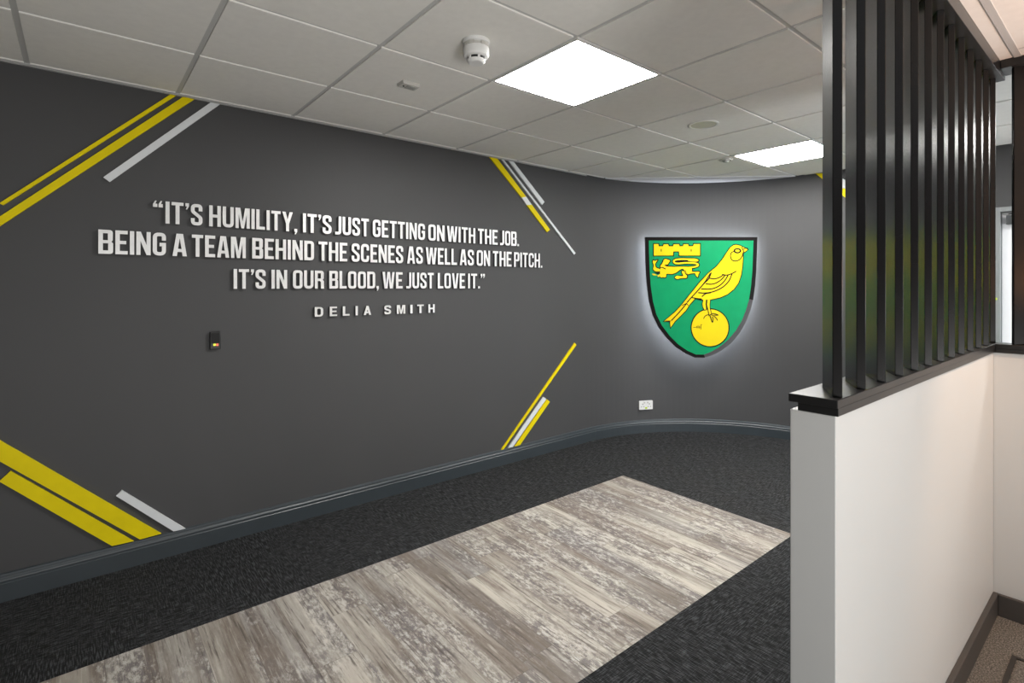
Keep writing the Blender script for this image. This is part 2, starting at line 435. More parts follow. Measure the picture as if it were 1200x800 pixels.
# ------------------------------------------------------------------ slat screens
def slat(bm, bx, by, z0, z1, th, L=0.115, t=0.02):
    c, s = math.cos(th), math.sin(th)
    B = (bx, by); A = (bx-t*s, by+t*c); Cc = (A[0]+L*c, A[1]+L*s); D = (B[0]+L*c, B[1]+L*s)
    prism(bm, [[A, B, D, Cc]], lambda u, v: Vector((u, v, z0)), Vector((0, 0, z1-z0)))
    es = [e for e in bm.edges]
    bmesh.ops.bevel(bm, geom=es, offset=0.0012, segments=1, affect='EDGES')
    return bm
CAPZ = PH+0.038; HDZ = CAMZ+0.935
s1 = thing('slat_screen', 'black slat screen with angled vertical fins standing on the cream partition', 'screen', (PX0, (PY0+PY1)/2, PH), 'black slat screens on the partition')
bm = nb(); box(bm, PX0-0.008, 0.4435, PH+0.019, PX1+0.108, 0.5485, CAPZ, 0.0015); obj('sill_board', bm, 'rail', s1)
bm = nb(); box(bm, PX0-0.001, 0.4445, PH, PX1+0.1, 0.530, PH+0.019, 0.001); obj('sill_packer', bm, 'rail', s1)
bm = nb(); box(bm, PX0-0.008, 0.425, HDZ, PX1+0.108, 0.555, SZ, 0.0015); box(bm, PX0, 0.428, SZ, PX1+0.1, 0.548, CZ); obj('header', bm, 'rail', s1)
for k in range(13):
    bm = nb(); slat(bm, 1.335+0.1525*k, 0.446, CAPZ, HDZ, math.radians(30)); obj('slat', bm, 'black', s1)
s2 = thing('slat_screen', 'black slat screen returning towards the right edge above the far end of the partition', 'screen', (PX1+0.05, -0.4, PH), 'black slat screens on the partition')
bm = nb(); box(bm, PX1-0.008, -2.4, PH+0.019, PX1+0.108, 0.4425, CAPZ, 0.0015); obj('sill_board', bm, 'rail', s2)
bm = nb(); box(bm, PX1-0.006, -2.4, PH, PX1+0.1, 0.4425, PH+0.019, 0.001); obj('sill_packer', bm, 'rail', s2)
bm = nb(); box(bm, PX1-0.02, -2.4, HDZ+0.02, PX1+0.108, 0.424, SZ, 0.0015); obj('header', bm, 'rail', s2)
for k in range(6):
    bm = nb(); slat(bm, PX1+0.075, 0.293-0.1525*k, CAPZ, HDZ+0.02, math.radians(120), 0.115, 0.02); obj('slat', bm, 'black', s2)

# floor box with a hinged lid
t = thing('floor_box', 'square floor access hatch in the carpet beside the partition', 'floor box', (2.69, 0.22, 0))
bm = nb()
prism(bm, [[(2.56, 0.09), (2.82, 0.09), (2.82, 0.35), (2.56, 0.35)], [(2.575, 0.105), (2.575, 0.335), (2.805, 0.335), (2.805, 0.105)]], lambda u, v: Vector((u, v, 0.005)), Vector((0, 0, -0.005)))
obj('frame', bm, 'hatch', t)
bm = nb(); box(bm, 2.581, 0.111, 0, 2.799, 0.329, 0.004, 0.001); obj('lid', bm, 'greige', t)

# ------------------------------------------------------------------ ceiling fittings
GL = 'square ceiling light panels'
lab = {(3, 1): 'large bright square light panel in the ceiling above the plank inlay',
       (7, 1): 'far bright light panel in the ceiling partly hidden by the first slat',
       (7, 5): 'light panel in the ceiling beyond the slat screen, hidden by its fins'}
for c in LIGHTS:
    x0, y0, x1, y1 = cell(*c)
    t = thing('ceiling_light', lab[c], 'light', ((x0+x1)/2, (y0+y1)/2, CZ-0.012), GL)
    bm = nb(); g = 0.004; k = 0.016
    prism(bm, [[(x0+g, y0+g), (x1-g, y0+g), (x1-g, y1-g), (x0+g, y1-g)], [(x0+k, y0+k), (x0+k, y1-k), (x1-k, y1-k), (x1-k, y0+k)]], lambda u, v: Vector((u, v, CZ-0.010)), Vector((0, 0, 0.010)))
    obj('frame', bm, 'plastic', t)
    bm = nb(); box(bm, x0+k, y0+k, CZ-0.007, x1-k, y1-k, CZ-0.001); obj('diffuser', bm, 'diffuser', t)
TZ = CZ-0.007
# smoke detector on a sounder base
sx, sy = 1.303, 1.826
t = thing('smoke_detector', 'white round smoke detector hanging under a ceiling tile left of the bright panel', 'smoke detector', (sx, sy, TZ))
bm = nb(); lathe(bm, [(0, TZ), (0.058, TZ), (0.059, TZ-0.005), (0.057, TZ-0.013), (0.050, TZ-0.017), (0, TZ-0.017)], sx, sy, 40); obj('base', bm, 'plastic', t)
bm = nb(); lathe(bm, [(0, TZ-0.017), (0.047, TZ-0.017), (0.047, TZ-0.030), (0, TZ-0.030)], sx, sy, 40)
for k in range(4):
    a = 2*math.pi*k/4+0.3
    p = [(sx+math.cos(a+d)*r, sy+math.sin(a+d)*r) for r, d in ((0.046, -0.5), (0.055, -0.5), (0.0555, -0.17), (0.0555, 0.17), (0.055, 0.5), (0.046, 0.5), (0.0465, 0.17), (0.0465, -0.17))]
    prism(bm, [p], lambda u, v: Vector((u, v, TZ-0.017)), Vector((0, 0, -0.013)))
obj('collar', bm, 'offplastic', t)
bm = nb(); lathe(bm, [(0, TZ-0.030), (0.053, TZ-0.030), (0.055, TZ-0.034), (0.055, TZ-0.060), (0.052, TZ-0.067), (0.046, TZ-0.071), (0, TZ-0.071)], sx, sy, 40); obj('sounder', bm, 'plastic', t)
bm = nb(); lathe(bm, [(0, TZ-0.071), (0.036, TZ-0.071), (0.036, TZ-0.081), (0, TZ-0.081)], sx, sy, 40); obj('smoke_inlet', bm, 'darkplastic', t)
for k in range(6):
    a = 2*math.pi*k/6+0.2; bm = nb()
    p = [(sx+math.cos(a+d)*r, sy+math.sin(a+d)*r) for r, d in ((0.035, -0.12), (0.042, -0.12), (0.042, 0.12), (0.035, 0.12))]
    prism(bm, [p], lambda u, v: Vector((u, v, TZ-0.070)), Vector((0, 0, -0.012))); obj('inlet_rib', bm, 'plastic', t)
bm = nb(); lathe(bm, [(0, TZ-0.081), (0.039, TZ-0.081), (0.039, TZ-0.085), (0.034, TZ-0.093), (0.029, TZ-0.096), (0, TZ-0.097)], sx, sy, 40); obj('cap', bm, 'plastic', t)
# occupancy sensor
k = ray(479); d = FPX*1.04/(HOR-99.5); ox, oy = d*(k*FY+FX), d*(FY-k*FX)
t = thing('occupancy_sensor', 'small grey rectangular sensor box under a tile near the smoke detector', 'sensor', (ox, oy, TZ))
def rbox(bm, cx, cy, hx, hy, z0, z1, a, taper=1.0):
    c, s = math.cos(a), math.sin(a)
    P = [(-hx, -hy), (hx, -hy), (hx, hy), (-hx, hy)]
    lo = [bm.verts.new((cx+taper*(u*c-v*s), cy+taper*(u*s+v*c), z0)) for u, v in P]; hi = [bm.verts.new((cx+u*c-v*s, cy+u*s+v*c, z1)) for u, v in P]
    bm.faces.new(lo); bm.faces.new(hi)
    for i in range(4): bm.faces.new((lo[i], lo[(i+1) % 4], hi[(i+1) % 4], hi[i]))
    return bm
bm = nb(); rbox(bm, ox, oy, 0.050, 0.034, TZ-0.016, TZ, 0.0, 0.93); obj('housing', bm, 'offplastic', t)
bm = nb(); rbox(bm, ox+0.010, oy, 0.026, 0.020, TZ-0.019, TZ-0.016, 0.0, 0.9); obj('lens', bm, 'greyplastic', t)
bm = nb(); lathe(bm, [(0, TZ-0.016), (0.004, TZ-0.016), (0.004, TZ-0.020), (0, TZ-0.020)], ox-0.030, oy, 12); obj('indicator', bm, 'darkplastic', t)
# flush round speaker
k = ray(824.5); d = FPX*1.04/(HOR-146.5); ox, oy = d*(k*FY+FX), d*(FY-k*FX)
t = thing('ceiling_speaker', 'round grey flush disc in a ceiling tile right of the bright panel', 'speaker', (ox, oy, TZ))
bm = nb(); lathe(bm, [(0.078, TZ), (0.092, TZ), (0.092, TZ-0.004), (0.088, TZ-0.006), (0.080, TZ-0.006), (0.078, TZ-0.003), (0.078, TZ)], ox, oy, 48); obj('rim', bm, 'plastic', t)
bm = nb(); lathe(bm, [(0, TZ), (0.078, TZ), (0.078, TZ-0.004), (0.04, TZ-0.005), (0, TZ-0.005)], ox, oy, 48); obj('grille', bm, 'offplastic', t)
# small round ceiling sensor
k = ray(850.5); d = FPX*1.04/(HOR-187.5); ox, oy = d*(k*FY+FX), d*(FY-k*FX)
t = thing('ceiling_sensor', 'small round white sensor in the ceiling left of the far light panel', 'sensor', (ox, oy, TZ))
bm = nb(); lathe(bm, [(0.030, TZ), (0.055, TZ), (0.055, TZ-0.003), (0.046, TZ-0.010), (0.032, TZ-0.010), (0.030, TZ-0.004), (0.030, TZ)], ox, oy, 32); obj('rim', bm, 'offplastic', t)
bm = nb(); lathe(bm, [(0, TZ), (0.030, TZ), (0.029, TZ-0.010), (0.020, TZ-0.022), (0, TZ-0.026)], ox, oy, 32); obj('lens', bm, 'greyplastic', t)

# ------------------------------------------------------------------ wall stripes
def wall_board(name, pix, m, label, th=0.012, group='diagonal stripes on the wall', parts=()):
    def poly(pp):
        r = []
        for px, py in pp:
            v = on_wall_y(px, py, WY-th); r.append((v.x, max(0.1255, min(v.z, CZ-0.0175))))
        return r
    mk = lambda pp, mm, par=None: obj(name if par is None else 'stripe_section', prism(nb(), [poly(pp)], lambda u, v: Vector((u, WY-th, v)), Vector((0, th-0.0005, 0))), mm, par)
    if not parts: return tag(mk(pix, m), label, 'stripe', group)
    pts = [v for pp, _ in parts for v in poly(pp)]
    t = thing(name, label, 'stripe', (sum(p[0] for p in pts)/len(pts), WY, min(p[1] for p in pts)), group)
    for pp, mm in parts: mk(pp, mm, t)
    return t
wall_board('wall_stripe', [(-1, 238), (3.75, 240.3), (206.5, 108), (199.7, 107)], 'yellow', 'thin yellow stripe, uppermost of the three stripes at upper left')
wall_board('wall_stripe', [(-60, 292.5), (-60, 304), (228, 111.5), (214.5, 109)], 'yellow', 'wide yellow stripe between thin yellow and white stripes at upper left')
wall_board('wall_stripe', [(121, 207.5), (128.7, 213), (258, 117), (247, 115.5)], 'white', 'white stripe above the opening quotation mark at upper left')
wall_board('wall_stripe', [(-60, 481.4), (189.2, 625.1), (164.2, 632), (-60, 507.3)], 'yellow', 'wider yellow stripe, upper of two meeting the skirting at lower left')
wall_board('wall_stripe', [(-1, 564), (12.4, 551.7), (156.7, 633.9), (131.4, 639.7)], 'yellow', 'lower yellow stripe with square cut end at lower left')
wall_board('wall_stripe', [(136.1, 581.1), (143, 574.3), (217.5, 619.8), (203.5, 622.5)], 'white', 'short white stripe meeting the skirting at lower left')
wall_board('wall_stripe', None, None, 'yellow stripe with a white section, right of the quote near the ceiling', parts=[
    ([(574, 179.5), (582.8, 181), (616.7, 230.4), (611.4, 231.3)], 'yellow'),
    ([(611.4, 231.3), (616.7, 230.4), (623.2, 239.7), (617.3, 240.2)], 'white'),
    ([(617.3, 240.2), (623.2, 239.7), (644.5, 268.9), (641.4, 272)], 'yellow')])
wall_board('wall_stripe', [(588.4, 182), (590.7, 182), (674.6, 296.4), (672.9, 298.3)], 'white', 'long thin white stripe beside the yellow and white one near the ceiling')
wall_board('wall_stripe', [(596.4, 184), (602, 184), (638.2, 236.5), (635.3, 240)], 'white', 'short white stripe, rightmost of the three right of the quote')
wall_board('wall_stripe', [(673.7, 401.6), (675.6, 404), (590.3, 527.9), (587.8, 527.9)], 'yellow', 'long thin yellow stripe rising from the skirting right of the quote')
wall_board('wall_stripe', [(637.1, 465), (640.3, 467.3), (601, 525.6), (595.9, 526.4)], 'white', 'short white stripe between two yellow ones at the skirting')
wall_board('wall_stripe', [(641.3, 467.8), (644.5, 470.6), (609.4, 523.8), (603.8, 524.5)], 'yellow', 'short yellow stripe, rightmost of three at the skirting right of the quote')
# the stripe on the far wall, glimpsed past the first slat
t = thing('wall_stripe', 'yellow stripe with a white section on the far wall behind the first slat', 'stripe', (WX, 1.8, 2.0), 'diagonal stripes on the wall')
def far_pt(px, py):
    v = on_wall_x(px, py, WX-0.012)
    if v.y > ACY:
        k = ray(px); dx, dy = k*FY+FX, FY-k*FX; R = AR-0.012
        A_ = dx*dx+dy*dy; B_ = dx*ACX+dy*ACY; d = (B_+math.sqrt(B_*B_-A_*(ACX**2+ACY**2-R*R)))/A_
        v = Vector((dx*d, dy*d, CAMZ+(HOR-py)/FPX*d))
    v.z = min(v.z, CZ-0.004); return v
for pp, mm in (([(955.3, 203), (964, 209.8), (971, 209.8), (977, 203), (966, 203)], 'yellow'),
               ([(964, 209.8), (977.5, 220.8), (991.5, 220.8), (997, 215), (977, 203), (971, 209.8)], 'white'),
               ([(977.5, 220.8), (992, 232.6), (1013, 250), (1019, 231), (997, 215), (991.5, 220.8)], 'yellow')):
    obj('stripe_section', prism(nb(), [pp], far_pt, Vector((0.0115, 0, 0))), mm, t)

# ------------------------------------------------------------------ lettering
def rr(x0, y0, x1, y1, r): return fillet([(x0, y0), (x1, y0), (x1, y1), (x0, y1)], r, 5, True)
S = 0.152; H2 = S/2; RO = 0.15
def stroke(pts, r=RO): return ribbon(fillet(pts, r, 6), S)
def rect(x0, y0, x1, y1): return [(x0, y0), (x1, y0), (x1, y1), (x0, y1)]
def bowl(W, y0, y1, r=0.2): return [(0, y0)]+fillet([(0, y0), (W, y0), (W, y1), (0, y1)], r, 6)[1:-1]+[(0, y1)]
V_ = 0.145                                                # horizontal strokes are a little thinner
GL_ = {}
def G(ch, W, polys): GL_[ch] = (W, polys)
G('I', S, [[rect(0, 0, S, 1)]])
G('H', 0.50, [[[(0, 0), (S, 0), (S, .43), (.5-S, .43), (.5-S, 0), (.5, 0), (.5, 1), (.5-S, 1), (.5-S, .57), (S, .57), (S, 1), (0, 1)]]])
G('E', 0.42, [[[(0, 0), (.42, 0), (.42, V_), (S, V_), (S, .43), (.37, .43), (.37, .57), (S, .57), (S, 1-V_), (.42, 1-V_), (.42, 1), (0, 1)]]])
G('L', 0.41, [[[(0, 0), (.41, 0), (.41, V_), (S, V_), (S, 1), (0, 1)]]])
G('T', 0.46, [[[(.23-H2, 0), (.23+H2, 0), (.23+H2, 1-V_), (.46, 1-V_), (.46, 1), (0, 1), (0, 1-V_), (.23-H2, 1-V_)]]])
G('O', 0.49, [[rr(0, 0, .49, 1, .2), rr(S, V_, .49-S, 1-V_, .06)]])
G('D', 0.49, [[bowl(.49, 0, 1), fillet([(S, V_), (.49-S, V_), (.49-S, 1-V_), (S, 1-V_)], .05, 4, True)]])
G('U', 0.49, [[stroke([(H2, 1), (H2, H2), (.49-H2, H2), (.49-H2, 1)])]])
G('J', 0.36, [[stroke([(0, H2-.005), (.36-H2, H2-.005), (.36-H2, 1)], .13)]])
G('C', 0.48, [[stroke([(.48-H2, .35), (.48-H2, H2), (H2, H2), (H2, 1-H2), (.48-H2, 1-H2), (.48-H2, .65)])]])
G('G', 0.485, [[ribbon(fillet([(.485-H2, .66), (.485-H2, 1-H2), (H2, 1-H2), (H2, H2), (.485-H2, H2), (.485-H2, .485)], RO, 6)+[(.25, .485)], S)]])
G('S', 0.465, [[stroke([(.465-H2, .67), (.465-H2, 1-H2), (H2, 1-H2), (H2, .64), (.465-H2, .36), (.465-H2, H2), (H2, H2), (H2, .33)], .13)]])
G('B', 0.49, [[[(0, 0)]+fillet([(0, 0), (.49, 0), (.49, .46), (.42, .51), (.48, .56), (.48, 1), (0, 1)], .13, 5)[1:-1]+[(0, 1)],
               rect(S, V_, .325, .44), rect(S, .57, .315, 1-V_)]])
G('P', 0.475, [[[(0, 0), (S, 0), (S, .38)]+fillet([(S, .38), (.475, .38), (.475, 1), (0, 1)], .18, 6)[1:-1]+[(0, 1)], rect(S, .52, .31, 1-V_)]])
G('R', 0.49, [[[(0, 0), (S, 0), (S, .42), (.27, .42), (.325, .36), (.325, 0), (.49, 0), (.485, .41), (.42, .50), (.48, .57)]+fillet([(.48, .57), (.48, 1), (0, 1)], .17, 6)[1:-1]+[(0, 1)], rect(S, .56, .315, 1-V_)]])
G('A', 0.52, [[[(0, 0), (.155, 0), (.18, .19), (.34, .19), (.365, 0), (.52, 0), (.38, 1), (.14, 1)], [(.197, .325), (.26, .80), (.323, .325)]]])
G('V', 0.52, [[[(0, 1), (.16, 1), (.26, .24), (.36, 1), (.52, 1), (.37, 0), (.15, 0)]]])
G('W', 0.76, [[[(0, 1), (.155, 1), (.225, .30), (.30, 1), (.46, 1), (.535, .30), (.605, 1), (.76, 1), (.635, 0), (.455, 0), (.38, .62), (.305, 0), (.125, 0)]]])
G('M', 0.65, [[[(0, 0), (.145, 0), (.145, .68), (.262, 0), (.388, 0), (.505, .68), (.505, 0), (.65, 0), (.65, 1), (.435, 1), (.325, .34), (.215, 1), (0, 1)]]])
G('N', 0.51, [[[(0, 0), (.147, 0), (.147, .60), (.36, 0), (.51, 0), (.51, 1), (.363, 1), (.363, .44), (.155, 1), (0, 1)]]])
G('Y', 0.53, [[[(.265-H2, 0), (.265+H2, 0), (.265+H2, .38), (.53, 1), (.365, 1), (.265, .62), (.165, 1), (0, 1), (.265-H2, .38)]]])
G('.', 0.15, [[rect(0, 0, .15, .15)]])
G(',', 0.15, [[[(0, 0), (.06, 0), (.02, -.13), (.08, -.13), (.15, .0), (.15, .15), (0, .15)]]])
tail = lambda dx: [(dx, .85), (dx+.06, .85), (dx+.02, .71), (dx+.07, .71), (dx+.14, .86), (dx+.14, 1), (dx, 1)]
G("'", 0.14, [[tail(0)]])
G('"', 0.32, [[tail(0)], [tail(.18)]])
flip = lambda l, c: [(2*c-u, 1.71-v) for u, v in l]
G('`', 0.32, [[flip(tail(0), .07)], [flip(tail(.18), .25)]])
ORD = ['first', 'second', 'third', 'fourth', 'fifth', 'sixth', 'seventh', 'eighth']
NAMES = {"'": 'apostrophe', ',': 'comma', '.': 'full stop', '"': 'closing quotation mark', '`': 'opening quotation mark'}
TH = 0.020
def glyph(name, ch, x, zb, hgt, sx, dx=None, zslope=0.0):
    bm = nb()
    for loops in GL_[ch][1]:
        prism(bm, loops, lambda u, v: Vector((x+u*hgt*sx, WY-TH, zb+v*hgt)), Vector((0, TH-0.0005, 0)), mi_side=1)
    return obj(name, bm, ['silver', 'silver_shaded'])
GAP = 0.075
def word_w(wd): return sum(GL_[c][0] for c in wd)+GAP*(len(wd)-1)
def line(words, which, ztop, zbot, grp):
    """words: (text, left px, right px) along the line; the left edges were read off, the right edges follow"""
    hgt = ztop-zbot; seen = {}; total = {}
    for tx, _, _ in words:
        p = tx.strip('`".,'); total[p] = total.get(p, 0)+1
    for tx, px0, px1 in words:
        p = tx.strip('`".,'); seen[p] = seen.get(p, 0)+1
        xa, xb = on_wall_y(px0, HOR, WY-TH).x, on_wall_y(px1, HOR, WY-TH).x
        sx = (xb-xa)/(word_w(tx)*hgt); x = xa; k = 0
        for ch in tx:
            wn = p if total[p] == 1 else 'the %s %s' % (ORD[seen[p]-1], p)
            o = glyph('wall_letter' if ch.isalpha() else 'punctuation_mark', ch, x, zbot, hgt, sx)
            if ch.isalpha():
                tag(o, 'silver letter %s, %s letter of %s in the %s quote line' % (ch, ORD[k], wn, which), 'letter', grp); k += 1
            elif ch == "'": tag(o, 'silver apostrophe in %s in the %s quote line' % (wn, which), 'punctuation mark', grp)
            else: tag(o, 'silver %s %s %s in the %s quote line' % (NAMES[ch], 'before' if ch == '`' else 'after', wn, which), 'punctuation mark', grp)
            x += (GL_[ch][0]+GAP)*hgt*sx
def zwall(px, py): return on_wall_y(px, py, WY-TH).z
QG = 'silver letters of the wall quote'
line([("`", 179.3, 190.8), ("IT'S", 194, 237.3), ('HUMILITY,', 245.1, 348.3), ("IT'S", 355, 388.5), ('JUST', 392.6, 432.2), ('GETTING', 436.9, 498), ('ON', 501.9, 521), ('WITH', 523.8, 557), ('THE', 560, 583.2), ('JOB.', 586, 608.2)],
     'top', (zwall(194, 236.8)+zwall(598, 270.3))/2, (zwall(194, 262.7)+zwall(598, 287))/2, QG)
line([('BEING', 115.2, 194.5), ('A', 202.2, 219), ('TEAM', 224.8, 288), ('BEHIND', 295.5, 368), ('THE', 373.3, 407), ('SCENES', 412, 472.5), ('AS', 477.2, 495.5), ('WELL', 499, 535.5), ('AS', 538.8, 555.3), ('ON', 558.7, 574.3), ('THE', 577.5, 599.5), ('PITCH.', 602.4, 635.5)],
     'middle', (zwall(115.2, 271.3)+zwall(603, 293.7))/2, (zwall(115.2, 298.2)+zwall(603, 311.8))/2, QG)
line([("IT'S", 273.8, 311.3), ('IN', 318.2, 336.5), ('OUR', 343.3, 379.7), ('BLOOD,', 385.9, 444), ('WE', 448.2, 471.8), ('JUST', 476, 508.3), ('LOVE', 513, 545), ('IT.', 548.5, 562.5), ('"', 563.2, 568.2)],
     'third', (zwall(273.8, 315.2)+zwall(513.5, 319.6))/2, (zwall(273.8, 338.3)+zwall(513.5, 337.7))/2, QG)
# the wider-set attribution below, in a broader face
S = 0.20; H2 = S/2; V_ = 0.17
G('D', .70, [[bowl(.70, 0, 1, .36), fillet([(S, V_), (.5, V_), (.5, 1-V_), (S, 1-V_)], .2, 5, True)]])
G('E', .62, [[[(0, 0), (.62, 0), (.62, V_), (S, V_), (S, .42), (.57, .42), (.57, .58), (S, .58), (S, 1-V_), (.61, 1-V_), (.61, 1), (0, 1)]]])
G('L', .57, [[[(0, 0), (.57, 0), (.57, V_), (S, V_), (S, 1), (0, 1)]]])
G('I', S, [[rect(0, 0, S, 1)]])
G('A', .74, [[[(0, 0), (.21, 0), (.27, .20), (.47, .20), (.53, 0), (.74, 0), (.475, 1), (.265, 1)], [(.32, .36), (.37, .60), (.42, .36)][::-1]]])
G('S', .64, [[stroke([(.64-H2, .70), (.64-H2, 1-H2), (H2, 1-H2), (H2, .58), (.64-H2, .42), (.64-H2, H2), (H2, H2), (H2, .31)], .2)]])
G('M', .82, [[[(0, 0), (.19, 0), (.19, .74), (.33, 0), (.49, 0), (.63, .74), (.63, 0), (.82, 0), (.82, 1), (.53, 1), (.41, .36), (.29, 1), (0, 1)]]])
G('T', .62, [[[(.31-H2, 0), (.31+H2, 0), (.31+H2, 1-V_), (.62, 1-V_), (.62, 1), (0, 1), (0, 1-V_), (.31-H2, 1-V_)]]])
G('H', .70, [[[(0, 0), (S, 0), (S, .41), (.7-S, .41), (.7-S, 0), (.7, 0), (.7, 1), (.7-S, 1), (.7-S, .59), (S, .59), (S, 1), (0, 1)]]])
za = (zwall(368.7, 359.8)+zwall(509.4, 356.3))/2; zb_ = (zwall(368.7, 370.9)+zwall(509.4, 366.2))/2
LETP = [97, 222, 330, 435, 503, 673, 777, 888, 945, 1038]; RGTP = [168, 283, 386, 454, 565, 729, 847, 907, 1000, 1090]
for k, (ch, a, b) in enumerate(zip('DELIASMITH', LETP, RGTP)):
    xa, xb = on_wall_y(355+a/7.06, HOR, WY-TH).x, on_wall_y(355+b/7.06, HOR, WY-TH).x
    sx = (xb-xa)/(GL_[ch][0]*(za-zb_))
    o = glyph('wall_letter', ch, xa, zb_, za-zb_, sx)
    tag(o, 'small silver letter %s, %s of the %s word in line below quote' % (ch, ORD[k % 5], 'first' if k < 5 else 'second'), 'letter', 'small letters below the quote')

# ------------------------------------------------------------------ card reader and socket
a = on_wall_y(246, 389, WY-0.02); b = on_wall_y(258.6, 408.6, WY-0.02); cx_ = (a.x+b.x)/2
t = thing('card_reader', 'small black card reader on the dark wall below the quote', 'card reader', (cx_, WY, b.z))
bm = nb(); box(bm, a.x, WY-0.022, b.z, b.x, WY-0.0005, a.z, 0.004); obj('body', bm, 'darkplastic', t)
bm = nb(); box(bm, a.x+0.006, WY-0.025, b.z+0.034, b.x-0.006, WY-0.022, a.z-0.006, 0.001); obj('cover', bm, 'black', t)
for px, m_, nm in ((251.4, 'ledg', 'amber_light'), (254.6, 'ledr', 'red_light')):
    v = on_wall_y(px, 403.8, WY-0.0235); bm = nb(); box(bm, v.x-0.006, WY-0.0245, v.z-0.006, v.x+0.006, WY-0.022, v.z+0.006, 0.001); obj(nm, bm, m_, t)
def arc_frame(px):
    k = ray(px); dx, dy = k*FY+FX, FY-k*FX
    A_ = dx*dx+dy*dy; B_ = dx*ACX+dy*ACY; d = (B_+math.sqrt(B_*B_-A_*(ACX**2+ACY**2-AR*AR)))/A_
    p = Vector((dx*d, dy*d, 0)); n = (Vector((ACX, ACY, 0))-p).normalized()
    return p, n, Vector((-n.y, n.x, 0)), d                # right-hand direction as seen from the room
p, n, r, d = arc_frame(756.3); zc = CAMZ+(HOR-474.2)/FPX*d
if r.x < 0: r = -r
t = thing('wall_socket', 'white double power socket low on the curved wall under the crest', 'socket', (p.x, p.y, zc-0.043))
def on_face(o_): return lambda u, v: p+n*o_+r*u+Vector((0, 0, zc+v))
bm = nb(); prism(bm, [rr(-.073, -.043, .073, .043, .006)], on_face(.014), -n*.012); obj('plate', bm, 'plastic', t)
for u in (-.036, .036):
    bm = nb()
    for q in (rect(u-.004, .006, u+.004, .016), rect(u-.017, -.018, u-.009, -.012), rect(u+.009, -.018, u+.017, -.012)): prism(bm, [q], on_face(.0152), -n*.0014)
    obj('pin_holes', bm, 'darkplastic', t)
    bm = nb(); s_ = 1 if u > 0 else -1; prism(bm, [rect(u-.007-s_*.018, .018, u+.007-s_*.018, .034)], on_face(.018), -n*.004); obj('rocker_switch', bm, 'offplastic', t)
bm = nb(); prism(bm, [rect(-.011, -.036, .013, -.019)], on_face(.0155), -n*.0017); obj('lime_marker', bm, 'lime', t)

# ------------------------------------------------------------------ the shield crest, halo-lit, standing off the curved wall
def plan_at(px, depth):
    k = ray(px); return Vector(((k*FY+FX)*depth, (FY-k*FX)*depth, 0))
CL, CR = plan_at(757, 5.11), plan_at(887, 5.05)
ct = (CR-CL).normalized(); cn = Vector((ct.y, -ct.x, 0))
if cn.dot(-CL) < 0: cn = -cn
def crest_pt(off):
    def f(u, v):                                         # u, v are drawing units (753 wide) of the shield artwork
        px, py = 740+u/4.706, 260+v/4.706
        k = ray(px); dx, dy = k*FY+FX, FY-k*FX
        q = CL+cn*off; d = q.dot(cn)/(dx*cn.x+dy*cn.y)
        return Vector((dx*d, dy*d, CAMZ+(HOR-py)/FPX*d))
    return f
cc = crest_pt(0)(385, 750)
cr = thing('shield_crest', 'green shield crest with yellow bird and ball, backlit on the curved wall', 'crest', (cc.x, cc.y, cc.z))
outer = [(76, 83), (695, 83), (692, 160), (689, 260), (682, 350), (671, 430), (655, 490), (630, 555), (595, 615), (550, 667), (500, 706), (450, 733), (405, 748), (350, 748),
         (300, 726), (245, 690), (195, 640), (150, 580), (118, 515), (98, 440), (86, 350), (80, 260), (77, 170)]
inner = [(96, 102), (674, 102), (671, 170), (668, 260), (661, 345), (650, 425), (634, 482), (610, 543), (576, 600), (534, 650), (488, 688), (440, 716), (400, 731), (356, 731),
         (310, 710), (258, 675), (210, 627), (168, 571), (137, 508), (118, 436), (106, 348), (100, 260), (97, 170)]
bm = nb(); prism(bm, [outer], crest_pt(-.004), -cn*.024); obj('board', bm, 'cblack', cr)
blk = list(range(13, 23))+[0, 1, 2, 3, 4, 5]
bm = nb(); prism(bm, [[outer[i] for i in blk]+[inner[i] for i in blk[::-1]]], crest_pt(.003), -cn*.0068); obj('black_border', bm, 'cblack', cr)
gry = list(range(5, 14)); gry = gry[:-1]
bm = nb(); prism(bm, [[outer[i] for i in range(5, 13)]+[inner[i] for i in range(12, 4, -1)]], crest_pt(.003), -cn*.0068); o = obj('border_reflection', bm, 'cgrey', cr); o['label'] = 'black shield border at lower right, coloured grey for a reflection'
bm = nb(); prism(bm, [[outer[12], outer[13], inner[13], inner[12]]], crest_pt(.003), -cn*.0068); obj('black_border', bm, 'cblack', cr)
bm = nb(); prism(bm, [inner], crest_pt(.0), -cn*.0038); obj('green_field', bm, 'green', cr)
def art(name, m_, loops_list, lvl=1, parent=None):
    bm = nb()
    for i, loops in enumerate(loops_list): prism(bm, loops, crest_pt(.0012*lvl+.00006*i), -cn*.0009)
    return obj(name, bm, m_, parent or cr)
def grow(loop, k):                                       # outline polygon pushed outwards by k units
    P = [Vector(p) for p in loop]; N = len(P)
    ar = sum(P[i].x*P[(i+1) % N].y-P[(i+1) % N].x*P[i].y for i in range(N)); sg = 1 if ar > 0 else -1
    out = []
    for i in range(N):
        d0 = (P[i]-P[i-1]); d1 = (P[(i+1) % N]-P[i])
        d0 = d0.normalized() if d0.length > 1e-9 else d1.normalized(); d1 = d1.normalized() if d1.length > 1e-9 else d0
        n0 = Vector((d0.y, -d0.x))*sg; n1 = Vector((d1.y, -d1.x))*sg; n_ = n0+n1
        n_ = n_.normalized() if n_.length > 1e-6 else n0
        out.append(tuple(P[i]+n_*k/max(.5, n_.dot(n0))))
    return out
def z4(x0, y0, s): return lambda pts: [((x0+x/s-740)*4.706, (y0+y/s-260)*4.706) for x, y in pts]
zA = z4(755, 275, 13.33); zB = z4(770, 320, 11.43); zC = z4(820, 275, 11.43); zD = z4(800, 345, 10.0)
